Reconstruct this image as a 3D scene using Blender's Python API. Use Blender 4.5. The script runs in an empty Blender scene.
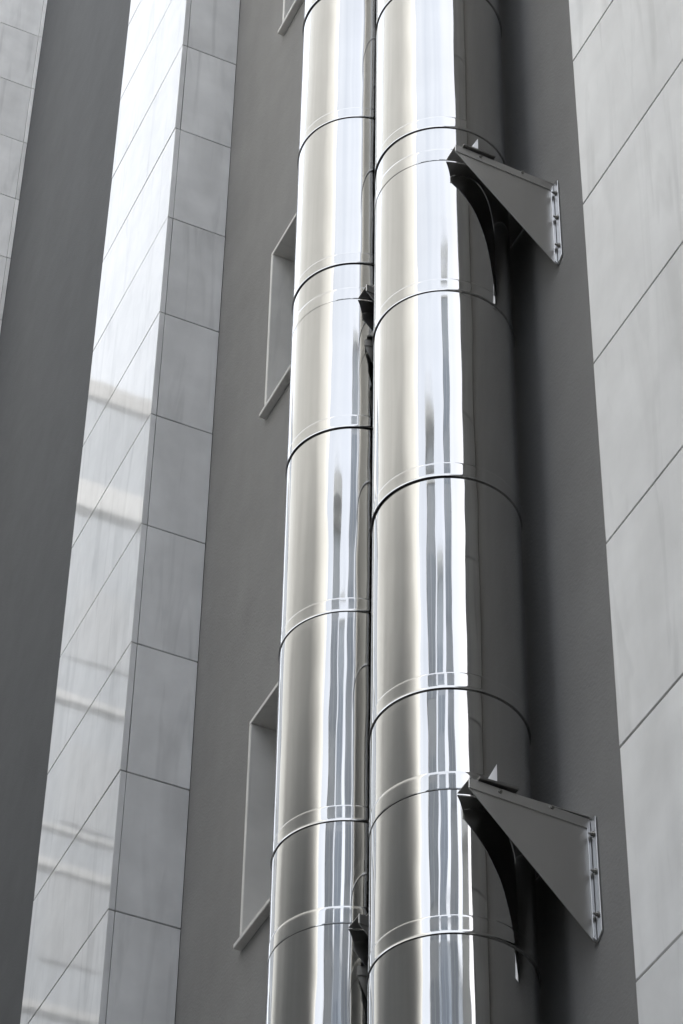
import bpy, bmesh, math, random
from mathutils import Matrix, Vector
random.seed(7)
R = math.radians
scene = bpy.context.scene
C = bpy.context.collection

# ------------------------------------------------------------------ camera
cam_data = bpy.data.cameras.new('camera')
cam = bpy.data.objects.new('camera', cam_data)
C.objects.link(cam)
cam_data.sensor_fit = 'VERTICAL'
cam_data.sensor_height = 36.0
cam_data.sensor_width = 24.0
cam_data.lens = 99.735
cam_data.clip_start = 0.05
cam_data.clip_end = 2000
right = Vector((0.42214603, 0.90641989, 0.01398967))
down = Vector((-0.61982331, 0.29986227, -0.72519079))
fwd = Vector((-0.66152233, 0.29746529, 0.68840584))
EYE = 1.6
m = Matrix.Identity(4)
for i in range(3):
    m[i][0], m[i][1], m[i][2] = right[i], -down[i], -fwd[i]
m[2][3] = EYE
cam.matrix_world = m
scene.camera = cam

# ------------------------------------------------------------------ sky and sun
SUN_EL, SUN_AZ = R(32), R(67)          # azimuth measured from +y towards +x: behind the facade, to the right
world = bpy.data.worlds.new('World')
scene.world = world
world.use_nodes = True
wn, wl = world.node_tree.nodes, world.node_tree.links
wn.clear()
w_out = wn.new('ShaderNodeOutputWorld')
w_bg = wn.new('ShaderNodeBackground')
w_sky = wn.new('ShaderNodeTexSky')
w_sky.sky_type = 'NISHITA'
w_sky.sun_disc = False
w_sky.sun_elevation = SUN_EL
w_sky.sun_rotation = SUN_AZ
w_sky.air_density = 1.0
w_sky.dust_density = 2.5
w_sky.ozone_density = 1.0
w_tc = wn.new('ShaderNodeTexCoord')
w_noise = wn.new('ShaderNodeTexNoise')
w_noise.inputs['Scale'].default_value = 2.2
w_noise.inputs['Detail'].default_value = 5
w_noise.inputs['Roughness'].default_value = 0.55
w_ramp = wn.new('ShaderNodeMapRange')
w_ramp.inputs['From Min'].default_value = 0.35
w_ramp.inputs['From Max'].default_value = 0.7
w_ramp.inputs['To Min'].default_value = 0.5
w_ramp.inputs['To Max'].default_value = 0.8
w_mix = wn.new('ShaderNodeMix')
w_mix.data_type = 'RGBA'
w_mix.inputs['B'].default_value = (9.05, 9.3, 9.7, 1)
wl.new(w_tc.outputs['Generated'], w_noise.inputs['Vector'])
wl.new(w_noise.outputs['Fac'], w_ramp.inputs['Value'])
wl.new(w_ramp.outputs['Result'], w_mix.inputs['Factor'])
wl.new(w_sky.outputs['Color'], w_mix.inputs['A'])
wl.new(w_mix.outputs['Result'], w_bg.inputs['Color'])
w_bg.inputs['Strength'].default_value = 0.10
wl.new(w_bg.outputs['Background'], w_out.inputs['Surface'])

sun_data = bpy.data.lights.new('sun', 'SUN')
sun_data.energy = 4.0
sun_data.angle = R(6)
sun_data.color = (1.0, 0.97, 0.925)
sun = bpy.data.objects.new('sun', sun_data)
C.objects.link(sun)
to_sun = Vector((math.sin(SUN_AZ) * math.cos(SUN_EL), math.cos(SUN_AZ) * math.cos(SUN_EL), math.sin(SUN_EL)))
sun.rotation_euler = to_sun.to_track_quat('Z', 'Y').to_euler()
sun.location = to_sun * 80

scene.view_settings.view_transform = 'Standard'
scene.view_settings.look = 'None'
scene.view_settings.gamma = 1
scene.view_settings.use_curve_mapping = False
scene.view_settings.exposure = 1.72
scene.render.engine = 'CYCLES'
scene.cycles.max_bounces = 10
scene.cycles.glossy_bounces = 6
scene.cycles.diffuse_bounces = 5

# ------------------------------------------------------------------ materials
def new_mat(name):
    mt = bpy.data.materials.new(name)
    mt.use_nodes = True
    nt = mt.node_tree
    return mt, nt.nodes, nt.links, nt.nodes['Principled BSDF']

def simple(name, col, rough=0.7, metal=0.0, var=0.06, scale=3.0, bump=0.0, bscale=60):
    mt, n, l, p = new_mat(name)
    tc = n.new('ShaderNodeTexCoord')
    nz = n.new('ShaderNodeTexNoise'); nz.inputs['Scale'].default_value = scale; nz.inputs['Detail'].default_value = 6
    l.new(tc.outputs['Object'], nz.inputs['Vector'])
    mr = n.new('ShaderNodeMapRange')
    mr.inputs['From Min'].default_value = 0.3; mr.inputs['From Max'].default_value = 0.7
    mr.inputs['To Min'].default_value = 1 - var; mr.inputs['To Max'].default_value = 1 + var
    l.new(nz.outputs['Fac'], mr.inputs['Value'])
    mx = n.new('ShaderNodeVectorMath'); mx.operation = 'SCALE'
    mx.inputs[0].default_value = col
    l.new(mr.outputs['Result'], mx.inputs['Scale'])
    l.new(mx.outputs['Vector'], p.inputs['Base Color'])
    p.inputs['Roughness'].default_value = rough
    p.inputs['Metallic'].default_value = metal
    if bump:
        nb = n.new('ShaderNodeTexNoise'); nb.inputs['Scale'].default_value = bscale; nb.inputs['Detail'].default_value = 4
        l.new(tc.outputs['Object'], nb.inputs['Vector'])
        b = n.new('ShaderNodeBump'); b.inputs['Strength'].default_value = bump; b.inputs['Distance'].default_value = 0.01
        l.new(nb.outputs['Fac'], b.inputs['Height']); l.new(b.outputs['Normal'], p.inputs['Normal'])
    return mt

def stone_mat(name, rough, lo=(0.76, 0.757, 0.75, 1), hi=(0.87, 0.867, 0.86, 1)):
    """pale grey-white marble slab: every slab has its own tone and vein pattern"""
    mt, n, l, p = new_mat(name)
    tc = n.new('ShaderNodeTexCoord'); oi = n.new('ShaderNodeObjectInfo')
    off = n.new('ShaderNodeVectorMath'); off.operation = 'SCALE'
    cmb = n.new('ShaderNodeCombineXYZ')
    l.new(oi.outputs['Random'], cmb.inputs['X']); l.new(oi.outputs['Random'], cmb.inputs['Y']); l.new(oi.outputs['Random'], cmb.inputs['Z'])
    l.new(cmb.outputs['Vector'], off.inputs[0]); off.inputs['Scale'].default_value = 37.0
    add = n.new('ShaderNodeVectorMath'); add.operation = 'ADD'
    l.new(tc.outputs['Object'], add.inputs[0]); l.new(off.outputs['Vector'], add.inputs[1])
    # veins: stretched warped noise
    mp = n.new('ShaderNodeMapping')
    mp.inputs['Rotation'].default_value = (R(12), R(-30), R(10))
    mp.inputs['Scale'].default_value = (4.0, 4.0, 0.9)
    l.new(add.outputs['Vector'], mp.inputs['Vector'])
    v1 = n.new('ShaderNodeTexNoise'); v1.inputs['Scale'].default_value = 1.0; v1.inputs['Detail'].default_value = 7
    v1.inputs['Distortion'].default_value = 0.6
    l.new(mp.outputs['Vector'], v1.inputs['Vector'])
    r1 = n.new('ShaderNodeValToRGB')
    r1.color_ramp.elements[0].position = 0.30; r1.color_ramp.elements[0].color = lo
    r1.color_ramp.elements[1].position = 0.66; r1.color_ramp.elements[1].color = hi
    l.new(v1.outputs['Fac'], r1.inputs['Fac'])
    # soft clouds
    v2 = n.new('ShaderNodeTexNoise'); v2.inputs['Scale'].default_value = 4.5; v2.inputs['Detail'].default_value = 5
    l.new(add.outputs['Vector'], v2.inputs['Vector'])
    m2 = n.new('ShaderNodeMapRange')
    m2.inputs['From Min'].default_value = 0.3; m2.inputs['From Max'].default_value = 0.7
    m2.inputs['To Min'].default_value = 0.91; m2.inputs['To Max'].default_value = 1.04
    l.new(v2.outputs['Fac'], m2.inputs['Value'])
    # thin dark streaks
    mp3 = n.new('ShaderNodeMapping')
    mp3.inputs['Rotation'].default_value = (R(-8), R(-33), R(0)); mp3.inputs['Scale'].default_value = (9, 9, 1.0)
    l.new(add.outputs['Vector'], mp3.inputs['Vector'])
    v3 = n.new('ShaderNodeTexNoise'); v3.inputs['Scale'].default_value = 0.9; v3.inputs['Detail'].default_value = 3
    v3.inputs['Distortion'].default_value = 1.2
    l.new(mp3.outputs['Vector'], v3.inputs['Vector'])
    m3 = n.new('ShaderNodeMapRange')
    m3.inputs['From Min'].default_value = 0.54; m3.inputs['From Max'].default_value = 0.74
    m3.inputs['To Min'].default_value = 1.0; m3.inputs['To Max'].default_value = 0.84
    l.new(v3.outputs['Fac'], m3.inputs['Value'])
    # tone of the slab
    mo = n.new('ShaderNodeMapRange'); mo.inputs['To Min'].default_value = 0.93; mo.inputs['To Max'].default_value = 1.05
    l.new(oi.outputs['Random'], mo.inputs['Value'])
    k1 = n.new('ShaderNodeMath'); k1.operation = 'MULTIPLY'
    l.new(m2.outputs['Result'], k1.inputs[0]); l.new(m3.outputs['Result'], k1.inputs[1])
    k2 = n.new('ShaderNodeMath'); k2.operation = 'MULTIPLY'
    l.new(k1.outputs['Value'], k2.inputs[0]); l.new(mo.outputs['Result'], k2.inputs[1])
    sc = n.new('ShaderNodeVectorMath'); sc.operation = 'SCALE'
    l.new(r1.outputs['Color'], sc.inputs[0]); l.new(k2.outputs['Value'], sc.inputs['Scale'])
    l.new(sc.outputs['Vector'], p.inputs['Base Color'])
    p.inputs['Roughness'].default_value = rough
    p.inputs['IOR'].default_value = 1.42
    p.inputs['Specular IOR Level'].default_value = 0.28
    nb = n.new('ShaderNodeTexNoise'); nb.inputs['Scale'].default_value = 2.5; nb.inputs['Detail'].default_value = 2
    l.new(add.outputs['Vector'], nb.inputs['Vector'])
    b = n.new('ShaderNodeBump'); b.inputs['Strength'].default_value = 0.05; b.inputs['Distance'].default_value = 0.01
    l.new(nb.outputs['Fac'], b.inputs['Height']); l.new(b.outputs['Normal'], p.inputs['Normal'])
    return mt

def render_mat(name, col):
    """painted render: fine sand grain, trowel mottling, faint vertical rain streaks"""
    mt, n, l, p = new_mat(name)
    tc = n.new('ShaderNodeTexCoord')
    a = n.new('ShaderNodeTexNoise'); a.inputs['Scale'].default_value = 2.2; a.inputs['Detail'].default_value = 7; a.inputs['Roughness'].default_value = 0.6
    l.new(tc.outputs['Object'], a.inputs['Vector'])
    mp = n.new('ShaderNodeMapping'); mp.inputs['Scale'].default_value = (9, 9, 0.5)
    l.new(tc.outputs['Object'], mp.inputs['Vector'])
    s = n.new('ShaderNodeTexNoise'); s.inputs['Scale'].default_value = 1.0; s.inputs['Detail'].default_value = 5
    l.new(mp.outputs['Vector'], s.inputs['Vector'])
    ma = n.new('ShaderNodeMapRange'); ma.inputs['From Min'].default_value = 0.3; ma.inputs['From Max'].default_value = 0.7
    ma.inputs['To Min'].default_value = 0.92; ma.inputs['To Max'].default_value = 1.06
    l.new(a.outputs['Fac'], ma.inputs['Value'])
    ms = n.new('ShaderNodeMapRange'); ms.inputs['From Min'].default_value = 0.35; ms.inputs['From Max'].default_value = 0.7
    ms.inputs['To Min'].default_value = 0.98; ms.inputs['To Max'].default_value = 1.02
    l.new(s.outputs['Fac'], ms.inputs['Value'])
    k = n.new('ShaderNodeMath'); k.operation = 'MULTIPLY'
    l.new(ma.outputs['Result'], k.inputs[0]); l.new(ms.outputs['Result'], k.inputs[1])
    sc = n.new('ShaderNodeVectorMath'); sc.operation = 'SCALE'; sc.inputs[0].default_value = col
    l.new(k.outputs['Value'], sc.inputs['Scale']); l.new(sc.outputs['Vector'], p.inputs['Base Color'])
    p.inputs['Roughness'].default_value = 0.85
    p.inputs['Specular IOR Level'].default_value = 0.3
    g = n.new('ShaderNodeTexNoise'); g.inputs['Scale'].default_value = 75; g.inputs['Detail'].default_value = 3
    l.new(tc.outputs['Object'], g.inputs['Vector'])
    w = n.new('ShaderNodeTexNoise'); w.inputs['Scale'].default_value = 6; w.inputs['Detail'].default_value = 3
    l.new(tc.outputs['Object'], w.inputs['Vector'])
    b1 = n.new('ShaderNodeBump'); b1.inputs['Strength'].default_value = 0.5; b1.inputs['Distance'].default_value = 0.003
    b2 = n.new('ShaderNodeBump'); b2.inputs['Strength'].default_value = 0.25; b2.inputs['Distance'].default_value = 0.01
    l.new(g.outputs['Fac'], b1.inputs['Height']); l.new(w.outputs['Fac'], b2.inputs['Height'])
    l.new(b2.outputs['Normal'], b1.inputs['Normal']); l.new(b1.outputs['Normal'], p.inputs['Normal'])
    return mt

def steel_mat(name, col, rough, wave=0.0, streak=0.0, smear=0.05):
    """sheet stainless steel; wave = slight oil-canning, streak = long smears along the sheet"""
    mt, n, l, p = new_mat(name)
    p.inputs['Metallic'].default_value = 1.0
    tc = n.new('ShaderNodeTexCoord'); oi = n.new('ShaderNodeObjectInfo')
    cmb = n.new('ShaderNodeCombineXYZ')
    l.new(oi.outputs['Random'], cmb.inputs['X']); l.new(oi.outputs['Random'], cmb.inputs['Z'])
    off = n.new('ShaderNodeVectorMath'); off.operation = 'SCALE'; off.inputs['Scale'].default_value = 23
    l.new(cmb.outputs['Vector'], off.inputs[0])
    add = n.new('ShaderNodeVectorMath'); add.operation = 'ADD'
    l.new(tc.outputs['Object'], add.inputs[0]); l.new(off.outputs['Vector'], add.inputs[1])
    mp = n.new('ShaderNodeMapping'); mp.inputs['Scale'].default_value = (40, 40, 1.5)
    l.new(add.outputs['Vector'], mp.inputs['Vector'])
    s = n.new('ShaderNodeTexNoise'); s.inputs['Scale'].default_value = 1.0; s.inputs['Detail'].default_value = 4
    l.new(mp.outputs['Vector'], s.inputs['Vector'])
    mr = n.new('ShaderNodeMapRange'); mr.inputs['From Min'].default_value = 0.3; mr.inputs['From Max'].default_value = 0.7
    mr.inputs['To Min'].default_value = max(0.01, rough * (1 - streak)); mr.inputs['To Max'].default_value = rough * (1 + streak)
    l.new(s.outputs['Fac'], mr.inputs['Value'])
    sm = n.new('ShaderNodeTexNoise'); sm.inputs['Scale'].default_value = 7.0; sm.inputs['Detail'].default_value = 6; sm.inputs['Roughness'].default_value = 0.65
    l.new(add.outputs['Vector'], sm.inputs['Vector'])
    sr = n.new('ShaderNodeMapRange'); sr.inputs['From Min'].default_value = 0.55; sr.inputs['From Max'].default_value = 0.75
    sr.inputs['To Min'].default_value = 0.0; sr.inputs['To Max'].default_value = smear
    l.new(sm.outputs['Fac'], sr.inputs['Value'])
    ra = n.new('ShaderNodeMath'); ra.operation = 'ADD'
    l.new(mr.outputs['Result'], ra.inputs[0]); l.new(sr.outputs['Result'], ra.inputs[1]); l.new(ra.outputs['Value'], p.inputs['Roughness'])
    mc = n.new('ShaderNodeMapRange'); mc.inputs['From Min'].default_value = 0.3; mc.inputs['From Max'].default_value = 0.7
    mc.inputs['To Min'].default_value = 0.96; mc.inputs['To Max'].default_value = 1.03
    d = n.new('ShaderNodeTexNoise'); d.inputs['Scale'].default_value = 3.0; d.inputs['Detail'].default_value = 6
    l.new(add.outputs['Vector'], d.inputs['Vector']); l.new(d.outputs['Fac'], mc.inputs['Value'])
    sc = n.new('ShaderNodeVectorMath'); sc.operation = 'SCALE'; sc.inputs[0].default_value = col
    l.new(mc.outputs['Result'], sc.inputs['Scale']); l.new(sc.outputs['Vector'], p.inputs['Base Color'])
    if wave:
        mw = n.new('ShaderNodeMapping'); mw.inputs['Scale'].default_value = (5.0, 5.0, 1.3)
        l.new(add.outputs['Vector'], mw.inputs['Vector'])
        w = n.new('ShaderNodeTexNoise'); w.inputs['Scale'].default_value = 1.0; w.inputs['Detail'].default_value = 2
        l.new(mw.outputs['Vector'], w.inputs['Vector'])
        b = n.new('ShaderNodeBump'); b.inputs['Strength'].default_value = 1.0; b.inputs['Distance'].default_value = wave
        l.new(w.outputs['Fac'], b.inputs['Height']); l.new(b.outputs['Normal'], p.inputs['Normal'])
    return mt

M = {
    'stone': stone_mat('polished_marble', 0.05),
    'reveal': stone_mat('honed_marble', 0.45, (0.82, 0.80, 0.76, 1), (0.87, 0.85, 0.81, 1)),
    'mortar': simple('joint_mortar', (0.24, 0.235, 0.22), 0.9),
    'wall': render_mat('grey_render', (0.305, 0.299, 0.290)),
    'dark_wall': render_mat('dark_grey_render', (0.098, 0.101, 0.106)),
    'flue': steel_mat('mirror_stainless', (0.425, 0.424, 0.419), 0.045, wave=0.0042, streak=0.5),
    'band': steel_mat('band_stainless', (0.425, 0.424, 0.419), 0.06, wave=0.0006, streak=0.4),
    'plate': steel_mat('brushed_stainless', (0.60, 0.592, 0.578), 0.36, wave=0.0, streak=0.05, smear=0.0),
    'flange': steel_mat('flange_stainless', (0.62, 0.62, 0.62), 0.28),
    'bolt': steel_mat('zinc_bolt', (0.40, 0.39, 0.37), 0.35),
    'clip': steel_mat('dull_clip_steel', (0.22, 0.215, 0.205), 0.4),
    'glass': simple('window_glass', (0.02, 0.025, 0.03), 0.04, 0.0, 0.02),
    'frame': simple('window_frame_paint', (0.08, 0.08, 0.085), 0.4),
    'asphalt': simple('asphalt', (0.05, 0.05, 0.052), 0.9, 0, 0.15, 2.0, 0.5, 90),
    'paving': simple('paving', (0.26, 0.25, 0.24), 0.8, 0, 0.1, 2.0, 0.3, 60),
    'kerb': simple('kerb_stone', (0.33, 0.32, 0.31), 0.8),
    'earth': simple('city_ground', (0.15, 0.145, 0.135), 0.9),
    'cream': simple('cream_render', (0.598, 0.600, 0.580), 0.9, 0, 0.05, 0.6, 0.2, 30),
    'old': simple('pale_old_render', (0.165, 0.182, 0.205), 0.9, 0, 0.08, 0.8, 0.2, 30),
    'white': simple('white_paint', (0.75, 0.75, 0.74), 0.7),
    'bluegrey': simple('blue_grey_cladding', (0.52, 0.55, 0.59), 0.5),
    'shutter': simple('shutter_paint', (0.15, 0.16, 0.175), 0.6),
    'pale_glass': simple('curtained_glass', (0.40, 0.44, 0.50), 0.15),
    'trim': simple('pale_trim', (0.27, 0.275, 0.28), 0.8),
    'fin': simple('fin_paint', (0.55, 0.56, 0.57), 0.6),
    'roof': simple('roof_felt', (0.20, 0.20, 0.20), 0.9),
}

# ------------------------------------------------------------------ mesh helpers
def link(name, me, mat, parent=None):
    o = bpy.data.objects.new(name, me)
    C.objects.link(o)
    if mat and not me.materials:
        me.materials.append(M[mat])
    if parent:
        o.parent = parent
    return o

def bm_mesh(bm, name, smooth=False):
    bmesh.ops.recalc_face_normals(bm, faces=bm.faces)
    me = bpy.data.meshes.new(name)
    bm.to_mesh(me); bm.free()
    if smooth:
        for p in me.polygons: p.use_smooth = True
    return me

def add_box(bm, x0, x1, y0, y1, z0, z1):
    v = [bm.verts.new(c) for c in ((x0,y0,z0),(x1,y0,z0),(x1,y1,z0),(x0,y1,z0),(x0,y0,z1),(x1,y0,z1),(x1,y1,z1),(x0,y1,z1))]
    for f in ((0,3,2,1),(4,5,6,7),(0,1,5,4),(1,2,6,5),(2,3,7,6),(3,0,4,7)):
        bm.faces.new([v[i] for i in f])

def box_mesh(x0, x1, y0, y1, z0, z1, bevel=0.0, name='box'):
    bm = bmesh.new(); add_box(bm, x0, x1, y0, y1, z0, z1)
    if bevel:
        bmesh.ops.bevel(bm, geom=list(bm.edges), offset=bevel, segments=1, affect='EDGES')
    return bm_mesh(bm, name)

def box(name, x0, x1, y0, y1, z0, z1, mat, parent=None, bevel=0.0):
    return link(name, box_mesh(x0, x1, y0, y1, z0, z1, bevel, name), mat, parent)

def extrude_poly(pts, axis, a0, a1, name, bevel=0.0):
    """flat outline in two axes, pushed through the third"""
    bm = bmesh.new()
    def mk(p, a):
        q = [0, 0, 0]; k = 0
        for i in range(3):
            if i == axis: q[i] = a
            else: q[i] = p[k]; k += 1
        return bm.verts.new(q)
    lo = [mk(p, a0) for p in pts]; hi = [mk(p, a1) for p in pts]
    bm.faces.new(lo[::-1]); bm.faces.new(hi)
    for i in range(len(pts)):
        j = (i + 1) % len(pts)
        bm.faces.new((lo[i], lo[j], hi[j], hi[i]))
    if bevel:
        bmesh.ops.bevel(bm, geom=list(bm.edges), offset=bevel, segments=1, affect='EDGES')
    return bm_mesh(bm, name)

def lathe(profile, seg, name):
    bm = bmesh.new(); rings = []
    for r, z in profile:
        rings.append([bm.verts.new((r*math.cos(2*math.pi*i/seg), r*math.sin(2*math.pi*i/seg), z)) for i in range(seg)])
    for a, b in zip(rings, rings[1:]):
        for i in range(seg):
            j = (i + 1) % seg
            bm.faces.new((a[i], a[j], b[j], b[i]))
    me = bpy.data.meshes.new(name); bm.to_mesh(me); bm.free()
    for p in me.polygons: p.use_smooth = True
    return me

def empty(name, loc, label, cat, group=None):
    o = bpy.data.objects.new(name, None)
    o.empty_display_size = 0.3
    C.objects.link(o); o.location = loc
    tag(o, label, cat, group)
    return o

def tag(o, label, cat, group=None):
    o['label'] = label; o['category'] = cat
    if group: o['group'] = group
    return o

def struct(o):
    o['kind'] = 'structure'
    return o

# ------------------------------------------------------------------ ground
TOP = 30.0                                    # height of the clad building
struct(box('ground', -400, 400, -400, 400, -1.0, -0.15, 'earth'))
struct(box('road', -90, 90, -3.6, 1.5, -0.146, -0.05, 'asphalt'))
struct(box('pavement', -90, 90, 1.62, 6.0, -0.146, 0.07, 'paving'))
struct(box('kerb', -90, 90, 1.5, 1.62, -0.146, 0.065, 'kerb', None, 0.01))
struct(box('pavement_opposite', -30, 90, -5.5, -3.72, -0.146, 0.07, 'paving'))
struct(box('kerb_opposite', -30, 90, -3.72, -3.6, -0.146, 0.065, 'kerb', None, 0.01))

# ------------------------------------------------------------------ the rendered walls of the clad building
WY = 3.6                                      # plane of the wall behind the flues
WIN_X0, WIN_X1 = -8.915, -7.62
WIN_H = 1.17
SILLS = [EYE + 0.36 * z for z in (10.1, 18.53, 27.08, 35.5, 43.85, 52.27, 60.7)]

wall = empty('rendered_wall', (-7.5, WY, 0), 'mid grey rendered wall with windows, directly behind the two steel flue pipes', 'wall')
def rel(o, parent):
    o.location = o.location - parent.location if o.parent is parent else o.location
    return o
def child_box(name, x0, x1, y0, y1, z0, z1, mat, parent, bevel=0.0):
    L = parent.matrix_world.translation if parent.parent else parent.location
    return box(name, x0-L.x, x1-L.x, y0-L.y, y1-L.y, z0-L.z, z1-L.z, mat, parent, bevel)
bm = bmesh.new()
xs = [-10.2, WIN_X0, WIN_X1, 6.0]
zs = [0.0]
for s in SILLS: zs += [s, s + WIN_H]
zs.append(TOP)
L = wall.location
for i in range(len(xs) - 1):
    for j in range(len(zs) - 1):
        if i == 1 and j % 2 == 1: continue
        q = [(xs[i], zs[j]), (xs[i+1], zs[j]), (xs[i+1], zs[j+1]), (xs[i], zs[j+1])]
        bm.faces.new([bm.verts.new((x - L.x, 0, z)) for x, z in q])
bmesh.ops.remove_doubles(bm, verts=bm.verts, dist=1e-5)
me = bpy.data.meshes.new('wall_face'); bm.to_mesh(me); bm.free()
link('wall_face', me, 'wall', wall)
child_box('building_block', -24.9, 6.0, 4.30, 18.0, 0.0, TOP - 0.004, 'wall', wall)
child_box('end_wall', 6.0, 6.2, WY, 18.0, 0.0, TOP - 0.004, 'wall', wall)
child_box('roof_coping', -25.0, 6.2, 3.34, 18.1, TOP, TOP + 0.25, 'reveal', wall)

for s in SILLS:
    w = bpy.data.objects.new('window', None); C.objects.link(w); w.parent = wall
    w.empty_display_size = 0.2
    w.location = (WIN_X0 - L.x, 0, s)
    W, H, T, D = WIN_X1 - WIN_X0, WIN_H, 0.022, 0.24
    link('jamb', box_mesh(0.0, T, -0.012, D, 0.0, H - T - 0.001, 0.002), 'reveal', w)
    link('jamb', box_mesh(W - T, W, -0.012, D, 0.0, H - T - 0.001, 0.002), 'reveal', w)
    link('lintel', box_mesh(0.0, W, -0.012, D, H - T, H, 0.002), 'reveal', w)
    link('sill', box_mesh(-0.004, W + 0.004, -0.036, D, -0.026, -0.002, 0.003), 'reveal', w)
    bm = bmesh.new()
    for a in ((T, T + 0.06, 0.0, H - T), (W - T - 0.06, W - T, 0.0, H - T), (T + 0.061, W - T - 0.061, 0.0, 0.06),
              (T + 0.061, W - T - 0.061, H - T - 0.06, H - T), (W/2 - 0.04, W/2 + 0.04, 0.061, H - T - 0.061)):
        add_box(bm, a[0] + 0.001, a[1] - 0.001, D - 0.09, D - 0.02, a[2] + 0.001, a[3] - 0.001)
    link('frame', bm_mesh(bm, 'frame'), 'frame', w)
    link('pane', box_mesh(0.0, W, D - 0.05, D - 0.04, 0.0, H, 0), 'glass', w)

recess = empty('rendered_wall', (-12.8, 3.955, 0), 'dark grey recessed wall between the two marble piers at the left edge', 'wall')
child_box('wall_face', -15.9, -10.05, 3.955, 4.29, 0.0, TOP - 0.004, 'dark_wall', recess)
recess2 = empty('rendered_wall', (-20.5, 3.955, 0), 'grey rendered wall continuing beyond the leftmost marble pier', 'wall')
child_box('wall_face', -24.9, -16.6, 3.955, 4.29, 0.0, TOP - 0.004, 'wall', recess2)

# ------------------------------------------------------------------ marble-clad piers
GAP, TH, PITCH = 0.007, 0.03, 0.7653
mesh_cache = {}
def slab_mesh(sx, sy, sz):
    key = (round(sx, 4), round(sy, 4), round(sz, 4))
    if key not in mesh_cache:
        mesh_cache[key] = box_mesh(-sx/2, sx/2, -sy/2, sy/2, -sz/2, sz/2, 0.0018, 'stone_panel')
    return mesh_cache[key]

def slab(parent, x0, x1, y0, y1, z0, z1):
    o = link('stone_panel', slab_mesh(x1-x0, y1-y0, z1-z0), 'stone', parent)
    Lp = parent.location
    o.location = ((x0+x1)/2 - Lp.x, (y0+y1)/2 - Lp.y, (z0+z1)/2 - Lp.z)
    # hand-set slabs: a hair out of plane
    o.rotation_euler = (random.gauss(0, 0.0011), random.gauss(0, 0.0007), random.gauss(0, 0.0011))
    return o

def pier(x0, x1, yf, yb_left, yb_right, zj, label, strip=0.0):
    t = empty('stone_pier', ((x0+x1)/2, yf, 0), label, 'pier', 'marble clad piers on the facade')
    child_box('core', x0 + TH + 0.006, x1 - TH - 0.006, yf + TH + 0.006, 4.28, 0.0, TOP - 0.006, 'mortar', t)
    # mortar bed just behind the faces
    rows = []
    z = zj - PITCH * math.ceil(zj / PITCH)
    while z < TOP:
        a, b = max(z + GAP/2, 0.01), min(z + PITCH - GAP/2, TOP - 0.01)
        if b - a > 0.05: rows.append((a, b))
        z += PITCH
    for a, b in rows:
        slab(t, x0, x1, yf, yf + TH, a, b)
        for xa, xb, yb in ((x0, x0 + TH, yb_left), (x1 - TH, x1, yb_right)):
            if strip and xa > x0:
                slab(t, xa, xb, yf + TH + 0.004, yb - strip - 0.003, a, b)
                slab(t, xa + 0.001, xb + 0.004, yb - strip, yb - 0.002, a, b)
            else:
                slab(t, xa, xb, yf + TH + 0.004, yb - 0.003, a, b)
    return t

pier(-10.745, -9.626, 3.257, 3.955, WY, 8.803, 'white marble pier left of the windows with two faces showing')
pier(-5.236, -4.11, 3.206, WY, WY, 5.743, 'large marble pier at the right edge of the view')
pier(-16.82, -15.70, 3.257, 3.955, 3.955, 8.803 + 0.083, 'sliver of marble pier at the far left top corner', strip=0.035)

# ------------------------------------------------------------------ flue pipes
PR = 0.2585
PY = 9.097 * 0.36
BEADS = [EYE + 0.36 * (13.5 + 2.61 * k) for k in range(-3, 23)]
BEADS = [b for b in BEADS if 1.0 < b < TOP + 1.2]
SEAMS = [EYE + 0.36 * (14.985 + 8.4 * k) for k in range(-1, 7)]
SHELVES = [SEAMS[1] - 0.016, SEAMS[2]]
SEG = 144

def body_profile(L, plain_top):
    pts = [(PR, 0.004), (PR, 0.012)]
    pts += [(PR, 0.09), (PR, L * 0.5)]
    if plain_top:
        pts += [(PR, L - 0.02), (PR, L + 0.002)]
    else:
        pts += [(PR, L - 0.045), (PR, L - 0.030), (PR - 0.0002, L - 0.016), (PR - 0.0004, L - 0.004), (PR - 0.0005, L + 0.002)]
    return pts

def bead_profile():
    r = PR
    # a locking band that steps out at its upper edge and flares to a rolled lip at its lower edge
    return [(r - 0.0005, 0.0000), (r + 0.0036, 0.0001), (r + 0.0043, 0.0003), (r + 0.0045, 0.0006), (r + 0.0044, 0.0010),
            (r + 0.0036, 0.0030), (r + 0.0028, 0.0050), (r + 0.0020, 0.0072), (r + 0.0014, 0.0094), (r + 0.0011, 0.0120), (r + 0.0010, 0.0160),
            (r + 0.0010, 0.0560), (r + 0.0010, 0.0620), (r + 0.0008, 0.0650), (r + 0.0003, 0.0668), (r - 0.0002, 0.0685), (r - 0.0006, 0.0700)]

def plain_band_profile():
    r = PR
    return [(r - 0.002, 0.0), (r + 0.0014, 0.0002), (r + 0.0018, 0.0012), (r + 0.0018, 0.006), (r + 0.0018, 0.056),
            (r + 0.0017, 0.060), (r + 0.0012, 0.065), (r + 0.0005, 0.069), (r - 0.0004, 0.073)]

bead_me = lathe(bead_profile(), SEG, 'locking_band')
plain_me = lathe(plain_band_profile(), SEG, 'locking_band')

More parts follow.
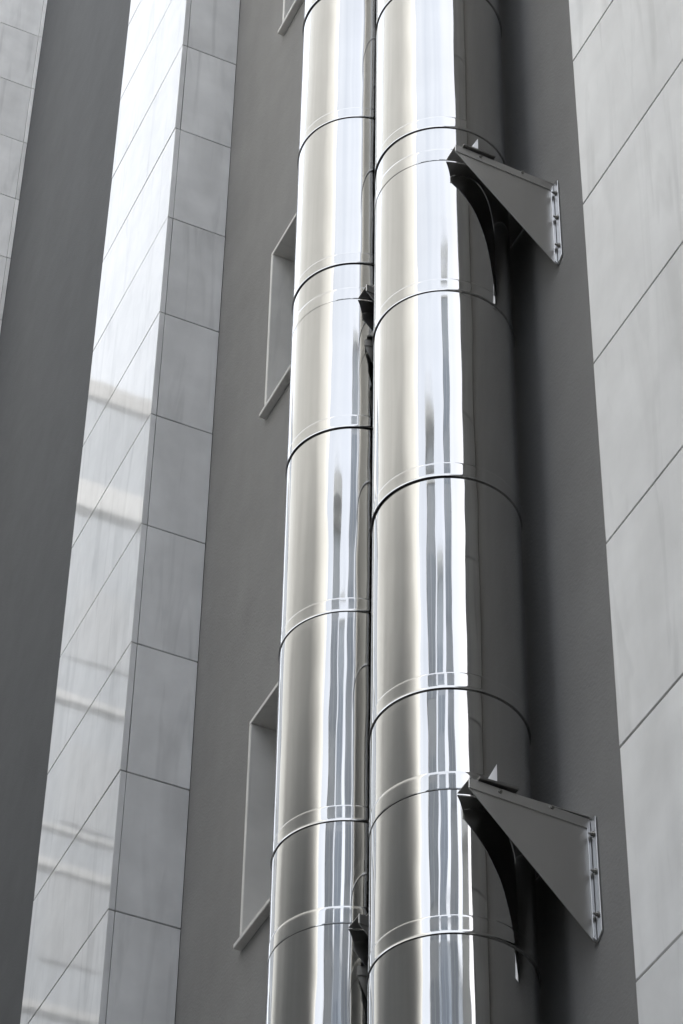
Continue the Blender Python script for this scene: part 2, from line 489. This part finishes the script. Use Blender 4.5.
def flue(cx, label, dz=0.0):
    t = empty('flue_pipe', (cx, PY, 0.9), label, 'flue pipe', 'stainless steel flue pipes on the facade')
    marks = sorted([(b + dz, 'bead') for b in BEADS] + [(s, 'plain') for s in SEAMS if BEADS[0] < s < BEADS[-1]])
    for (z0, k0), (z1, k1) in zip(marks, marks[1:]):
        Ls = z1 - z0
        sec = link('pipe_section', lathe(body_profile(Ls, k1 == 'plain'), SEG, 'pipe_section'), 'flue', t)
        sec.location = (random.gauss(0, 0.0003), random.gauss(0, 0.0003), z0 - 0.9)
        sec.rotation_euler = (random.gauss(0, 0.0010), random.gauss(0, 0.0010), random.uniform(0, 6.28))
        band = link('locking_band', bead_me if k0 == 'bead' else plain_me, 'band', sec)
        band.rotation_euler = (random.gauss(0, 0.0006), random.gauss(0, 0.0006), random.uniform(0, 6.28))
    cap = link('rain_cap', lathe([(PR - 0.004, 0.0), (PR + 0.02, 0.02), (PR + 0.02, 0.10), (PR * 0.55, 0.24), (0.001, 0.30)], 48, 'rain_cap'), 'flue', t)
    cap.location = (0, 0, marks[-1][0] - 0.9)
    return t

PX = {'far': -19.925 * 0.36 - 0.007, 'near': -17.755 * 0.36}
flue(PX['near'], 'thick polished steel flue pipe carrying the large triangular brackets, nearer the right pier')
flue(PX['far'], 'polished steel flue pipe nearest the windows, partly covered by the other pipe', 0.014)

# ------------------------------------------------------------------ wall brackets
def hex_bolt(d, h):
    bm = bmesh.new()
    for rr, z0, z1, n in ((d * 1.05, 0.0, 0.003, 16), (d * 0.62, 0.003, 0.003 + h, 6), (d * 0.32, 0.003 + h, 0.003 + h * 1.9, 10)):
        a = [bm.verts.new((rr*math.cos(2*math.pi*i/n), rr*math.sin(2*math.pi*i/n), z0)) for i in range(n)]
        b = [bm.verts.new((rr*math.cos(2*math.pi*i/n), rr*math.sin(2*math.pi*i/n), z1)) for i in range(n)]
        bm.faces.new(a[::-1]); bm.faces.new(b)
        for i in range(n):
            j = (i + 1) % n; bm.faces.new((a[i], a[j], b[j], b[i]))
    return bm_mesh(bm, 'bolt')
bolt_me = hex_bolt(0.0105, 0.008)
screw_me = hex_bolt(0.007, 0.003)
bolt_me.materials.append(M['bolt']); screw_me.materials.append(M['bolt'])

HALF = 0.3185
FRONT = 8.815 * 0.36 - WY                     # front of the shelf, measured from the wall
PYL = PY - WY
DROP = 0.472

def bracket_meshes():
    d = {}
    outline = [(-0.004, -0.018), (-0.004, -DROP), (-0.018, -DROP), (FRONT, -0.034), (FRONT, 0.0)]
    d['plate'] = extrude_poly(outline, 0, -0.0015, 0.0015, 'side_plate', 0.0004)
    d['rail'] = extrude_poly([(FRONT - 0.001, 0.002), (FRONT - 0.001, -0.036), (-0.012, -0.056), (-0.012, -0.018)], 0, 0.0, 0.004, 'top_rail', 0.001)
    d['flange'] = extrude_poly([(0.0025, -0.018), (0.034, -0.022), (0.034, -DROP + 0.022), (0.0025, -DROP)], 1, -0.0075, -0.002, 'wall_flange', 0.0008)
    d['fold'] = extrude_poly([(-0.0095, -0.022), (-0.0095, -DROP), (-0.020, -DROP + 0.010), (-0.020, -0.022)], 0, 0.0018, 0.0055, 'fold_strip', 0.0006)
    r = PR + 0.005
    a0 = math.asin((FRONT - PYL) / r)
    pts = [(-HALF + 0.003, -0.003), (-HALF + 0.003, FRONT), (-math.cos(a0) * r, FRONT)]
    n = 40
    for i in range(1, n):
        a = (math.pi - a0) + (a0 * 2 - math.pi) * i / n   # from the left ear round the back to the right ear
        pts.append((math.cos(a) * r, PYL + math.sin(a) * r))
    pts += [(math.cos(a0) * r, FRONT), (HALF - 0.003, FRONT), (HALF - 0.003, -0.003)]
    d['shelf'] = extrude_poly(pts, 2, -0.004, 0.0, 'shelf_plate')
    d['clip'] = extrude_poly([(FRONT + 0.03, 0.0025), (FRONT + 0.03, 0.012), (FRONT + 0.165, 0.012), (FRONT + 0.165, 0.0025)], 0, -0.020, 0.016, 'clip_bar', 0.001)
    d['tab'] = extrude_poly([(-0.036, 0.0125), (0.0, 0.0125), (0.0, 0.088)], 0, -0.001, 0.001, 'clip_tab')
    return d
BM_ = bracket_meshes()
for k, v in BM_.items():
    v.materials.append(M['flange'] if k in ('flange', 'fold', 'tab') else M['clip'] if k == 'clip' else M['plate'])

def bracket(cx, z, label):
    t = empty('wall_bracket', (cx, WY, z), label, 'bracket', 'steel brackets holding the flue pipes')
    link('shelf_plate', BM_['shelf'], None, t)
    for s in (1, -1):
        pl = link('side_plate', BM_['plate'], None, t); pl.location = (s * HALF, 0, 0)
        def sub(name, key):
            o = link(name, BM_[key], None, pl); o.scale = (s, 1, 1); return o
        r = sub('top_rail', 'rail'); r.location = (s * 0.0016, 0, 0)
        sub('wall_flange', 'flange'); sub('fold_strip', 'fold')
        c = sub('clip_bar', 'clip')
        tb = sub('clip_tab', 'tab'); tb.location = (s * 0.004, FRONT + 0.097, 0); tb.rotation_euler = (0, 0, -s * R(14))
        for zz in (-0.085, -0.225, -0.385):
            b = link('bolt', bolt_me, None, pl); b.location = (s * 0.019, -0.0075, zz); b.rotation_euler = (R(90), random.uniform(0, 1), 0)
        for yy in (FRONT + 0.105, FRONT + 0.285):
            b = link('screw', screw_me, None, pl); b.location = (s * 0.0056, yy, -0.016); b.rotation_euler = (0, s * R(90), 0)
    return t

bracket(PX['near'], SHELVES[1], 'upper triangular steel bracket on the pipe nearer the right pier')
bracket(PX['near'], SHELVES[0], 'lower triangular steel bracket on the pipe nearer the right pier')
bracket(PX['far'], SHELVES[1], 'upper bracket tip peeping out between the two pipes')
bracket(PX['far'], SHELVES[0], 'lower bracket tip peeping out between the two pipes')

b = empty('building', (36, 3.6, 0), 'unseen plain grey building added along the right to keep the sun off the street', 'building')  # unseen neighbour, added to block sunlight from the lower street
child_box('wall', 6.3, 72.0, 3.7, 18.0, 0.0, 29.0, 'wall', b)
child_box('parapet', 6.25, 72.1, 3.6, 18.1, 29.0, 29.4, 'reveal', b)

# ------------------------------------------------------------------ the street's other buildings, seen mirrored in steel and marble
def rounded_block(t, x0, x1, y0, y1, h, rad, mat):
    """block whose street corner (x1, y1) is rounded"""
    pts = [(x0, y0), (x1, y0)]
    n = 40
    for i in range(n + 1):
        a = math.pi / 2 * i / n
        pts.append((x1 - rad + rad * math.cos(a), y1 - rad + rad * math.sin(a)))
    pts.append((x0, y1))
    Lp = t.location
    return link('wall', extrude_poly([(x - Lp.x, y - Lp.y) for x, y in pts], 2, 0.0, h, 'wall'), mat, t)

b = empty('building', (-15, -5, 0), 'tall plain cream building across the street, its corner rounded to grade the sunlight', 'building')
rounded_block(b, -28.0, -1.5, -22.0, -5.0, 31.0, 6.0, 'cream')  # corner shape made up: sunlight fades along it, giving the pipes a soft gradient
child_box('parapet', -28.1, -9.0, -22.0, -4.9, 31.0, 31.6, 'white', b)

b = empty('building', (-34, -6, 0), 'pale apartment building with balconies closing the end of the street', 'building')
child_box('wall', -46, -34, -16, 0.9, 0, 35.0, 'old', b)
child_box('cornice', -46.3, -33.85, -16.3, 1.2, 35.0, 35.6, 'trim', b)
child_box('attic', -45, -35.2, -15, -3.0, 35.6, 39.0, 'old', b)
child_box('roof', -45.1, -35.1, -15.1, -2.7, 39.0, 39.4, 'roof', b)
for k in range(1, 11):
    z = 3.05 * k + 0.25 * ((k * 7) % 3)
    child_box('string_course', -33.99, -33.90, -15.8, 0.8, z, z + 0.14, 'trim', b)
    if k % 2: child_box('string_course', -33.99, -33.93, -15.8, 0.8, z + 0.75, z + 0.83, 'trim', b)
    for y in (-13.5, -10.5, -7.5, -4.9, -3.35, -1.0):
        child_box('window', -33.98, -33.95, y, y + 0.9, z + 0.95, z + 2.5, 'shutter', b)

def tower(cx, cy, w, d, h, rot, mat, label, fins):
    t = empty('building', (cx, cy, 0), label, 'building')
    t.rotation_euler = (0, 0, rot)
    link('wall', box_mesh(-w/2, w/2, -d/2, d/2, 0, h), mat, t)
    link('cornice', box_mesh(-w/2 - 0.25, w/2 + 0.25, -d/2 - 0.25, d/2 + 0.25, h, h + 0.5), 'white', t)
    for i in range(fins):
        x = -w/2 + w * i / max(fins - 1, 1)
        link('fin', box_mesh(x - 0.09, x + 0.09, d/2 + 0.01, d/2 + 0.3, 0, h - 0.01), 'fin', t)
    nb = max(fins - 1, 2)
    for i in range(nb):
        x0 = -w/2 + w * i / nb + 0.2; x1 = -w/2 + w * (i + 1) / nb - 0.2
        for k in range(int(h // 3.2)):
            link('window', box_mesh(x0, x1, d/2 + 0.005, d/2 + 0.03, 3.2 * k + 0.9, 3.2 * k + 2.7), 'pale_glass', t)
    return t
def aim(x, y):                                # turn a tower's front (+y) towards the flues
    return math.atan2(3.0 - y, -6.4 - x) - math.pi / 2
def polar(r, d):
    return -6.4 + d * math.cos(R(r)), 3.0 + d * math.sin(R(r))
for r, d, w, h, mat, fins, label in (
        (336, 24, 3.6, 33, 'bluegrey', 3, 'slender blue grey tower down the street with white fins'),
        (309, 21, 4.0, 27, 'bluegrey', 1, 'lower blue grey office block beyond the cream building'),
        (322, 30, 4.4, 33, 'bluegrey', 1, 'pale blue grey block rising behind the lower office block'),
        (351, 27, 3.6, 25, 'cream', 2, 'narrow cream block at the right end of the street')):
    x, y = polar(r, d)
    tower(x, y, w, 5.0, h, aim(x, y), mat, label, fins)

# a long office slab added as backdrop, filling bright sky gaps in the steel's reflection
x, y = polar(325, 42)
t = empty('building', (x, y, 0), 'long pale office slab added as a reflection backdrop at the right end of the street', 'building')
t.rotation_euler = (0, 0, aim(x, y))
link('wall', box_mesh(-19, 19, -9, 0, 0, 36), 'bluegrey', t)
link('cornice', box_mesh(-19.2, 19.2, -9.2, 0.2, 36, 36.6), 'fin', t)
for k in range(11):
    link('window_band', box_mesh(-18.4, 18.4, 0.005, 0.03, 3.2 * k + 1.0, 3.2 * k + 2.6), 'pale_glass', t)
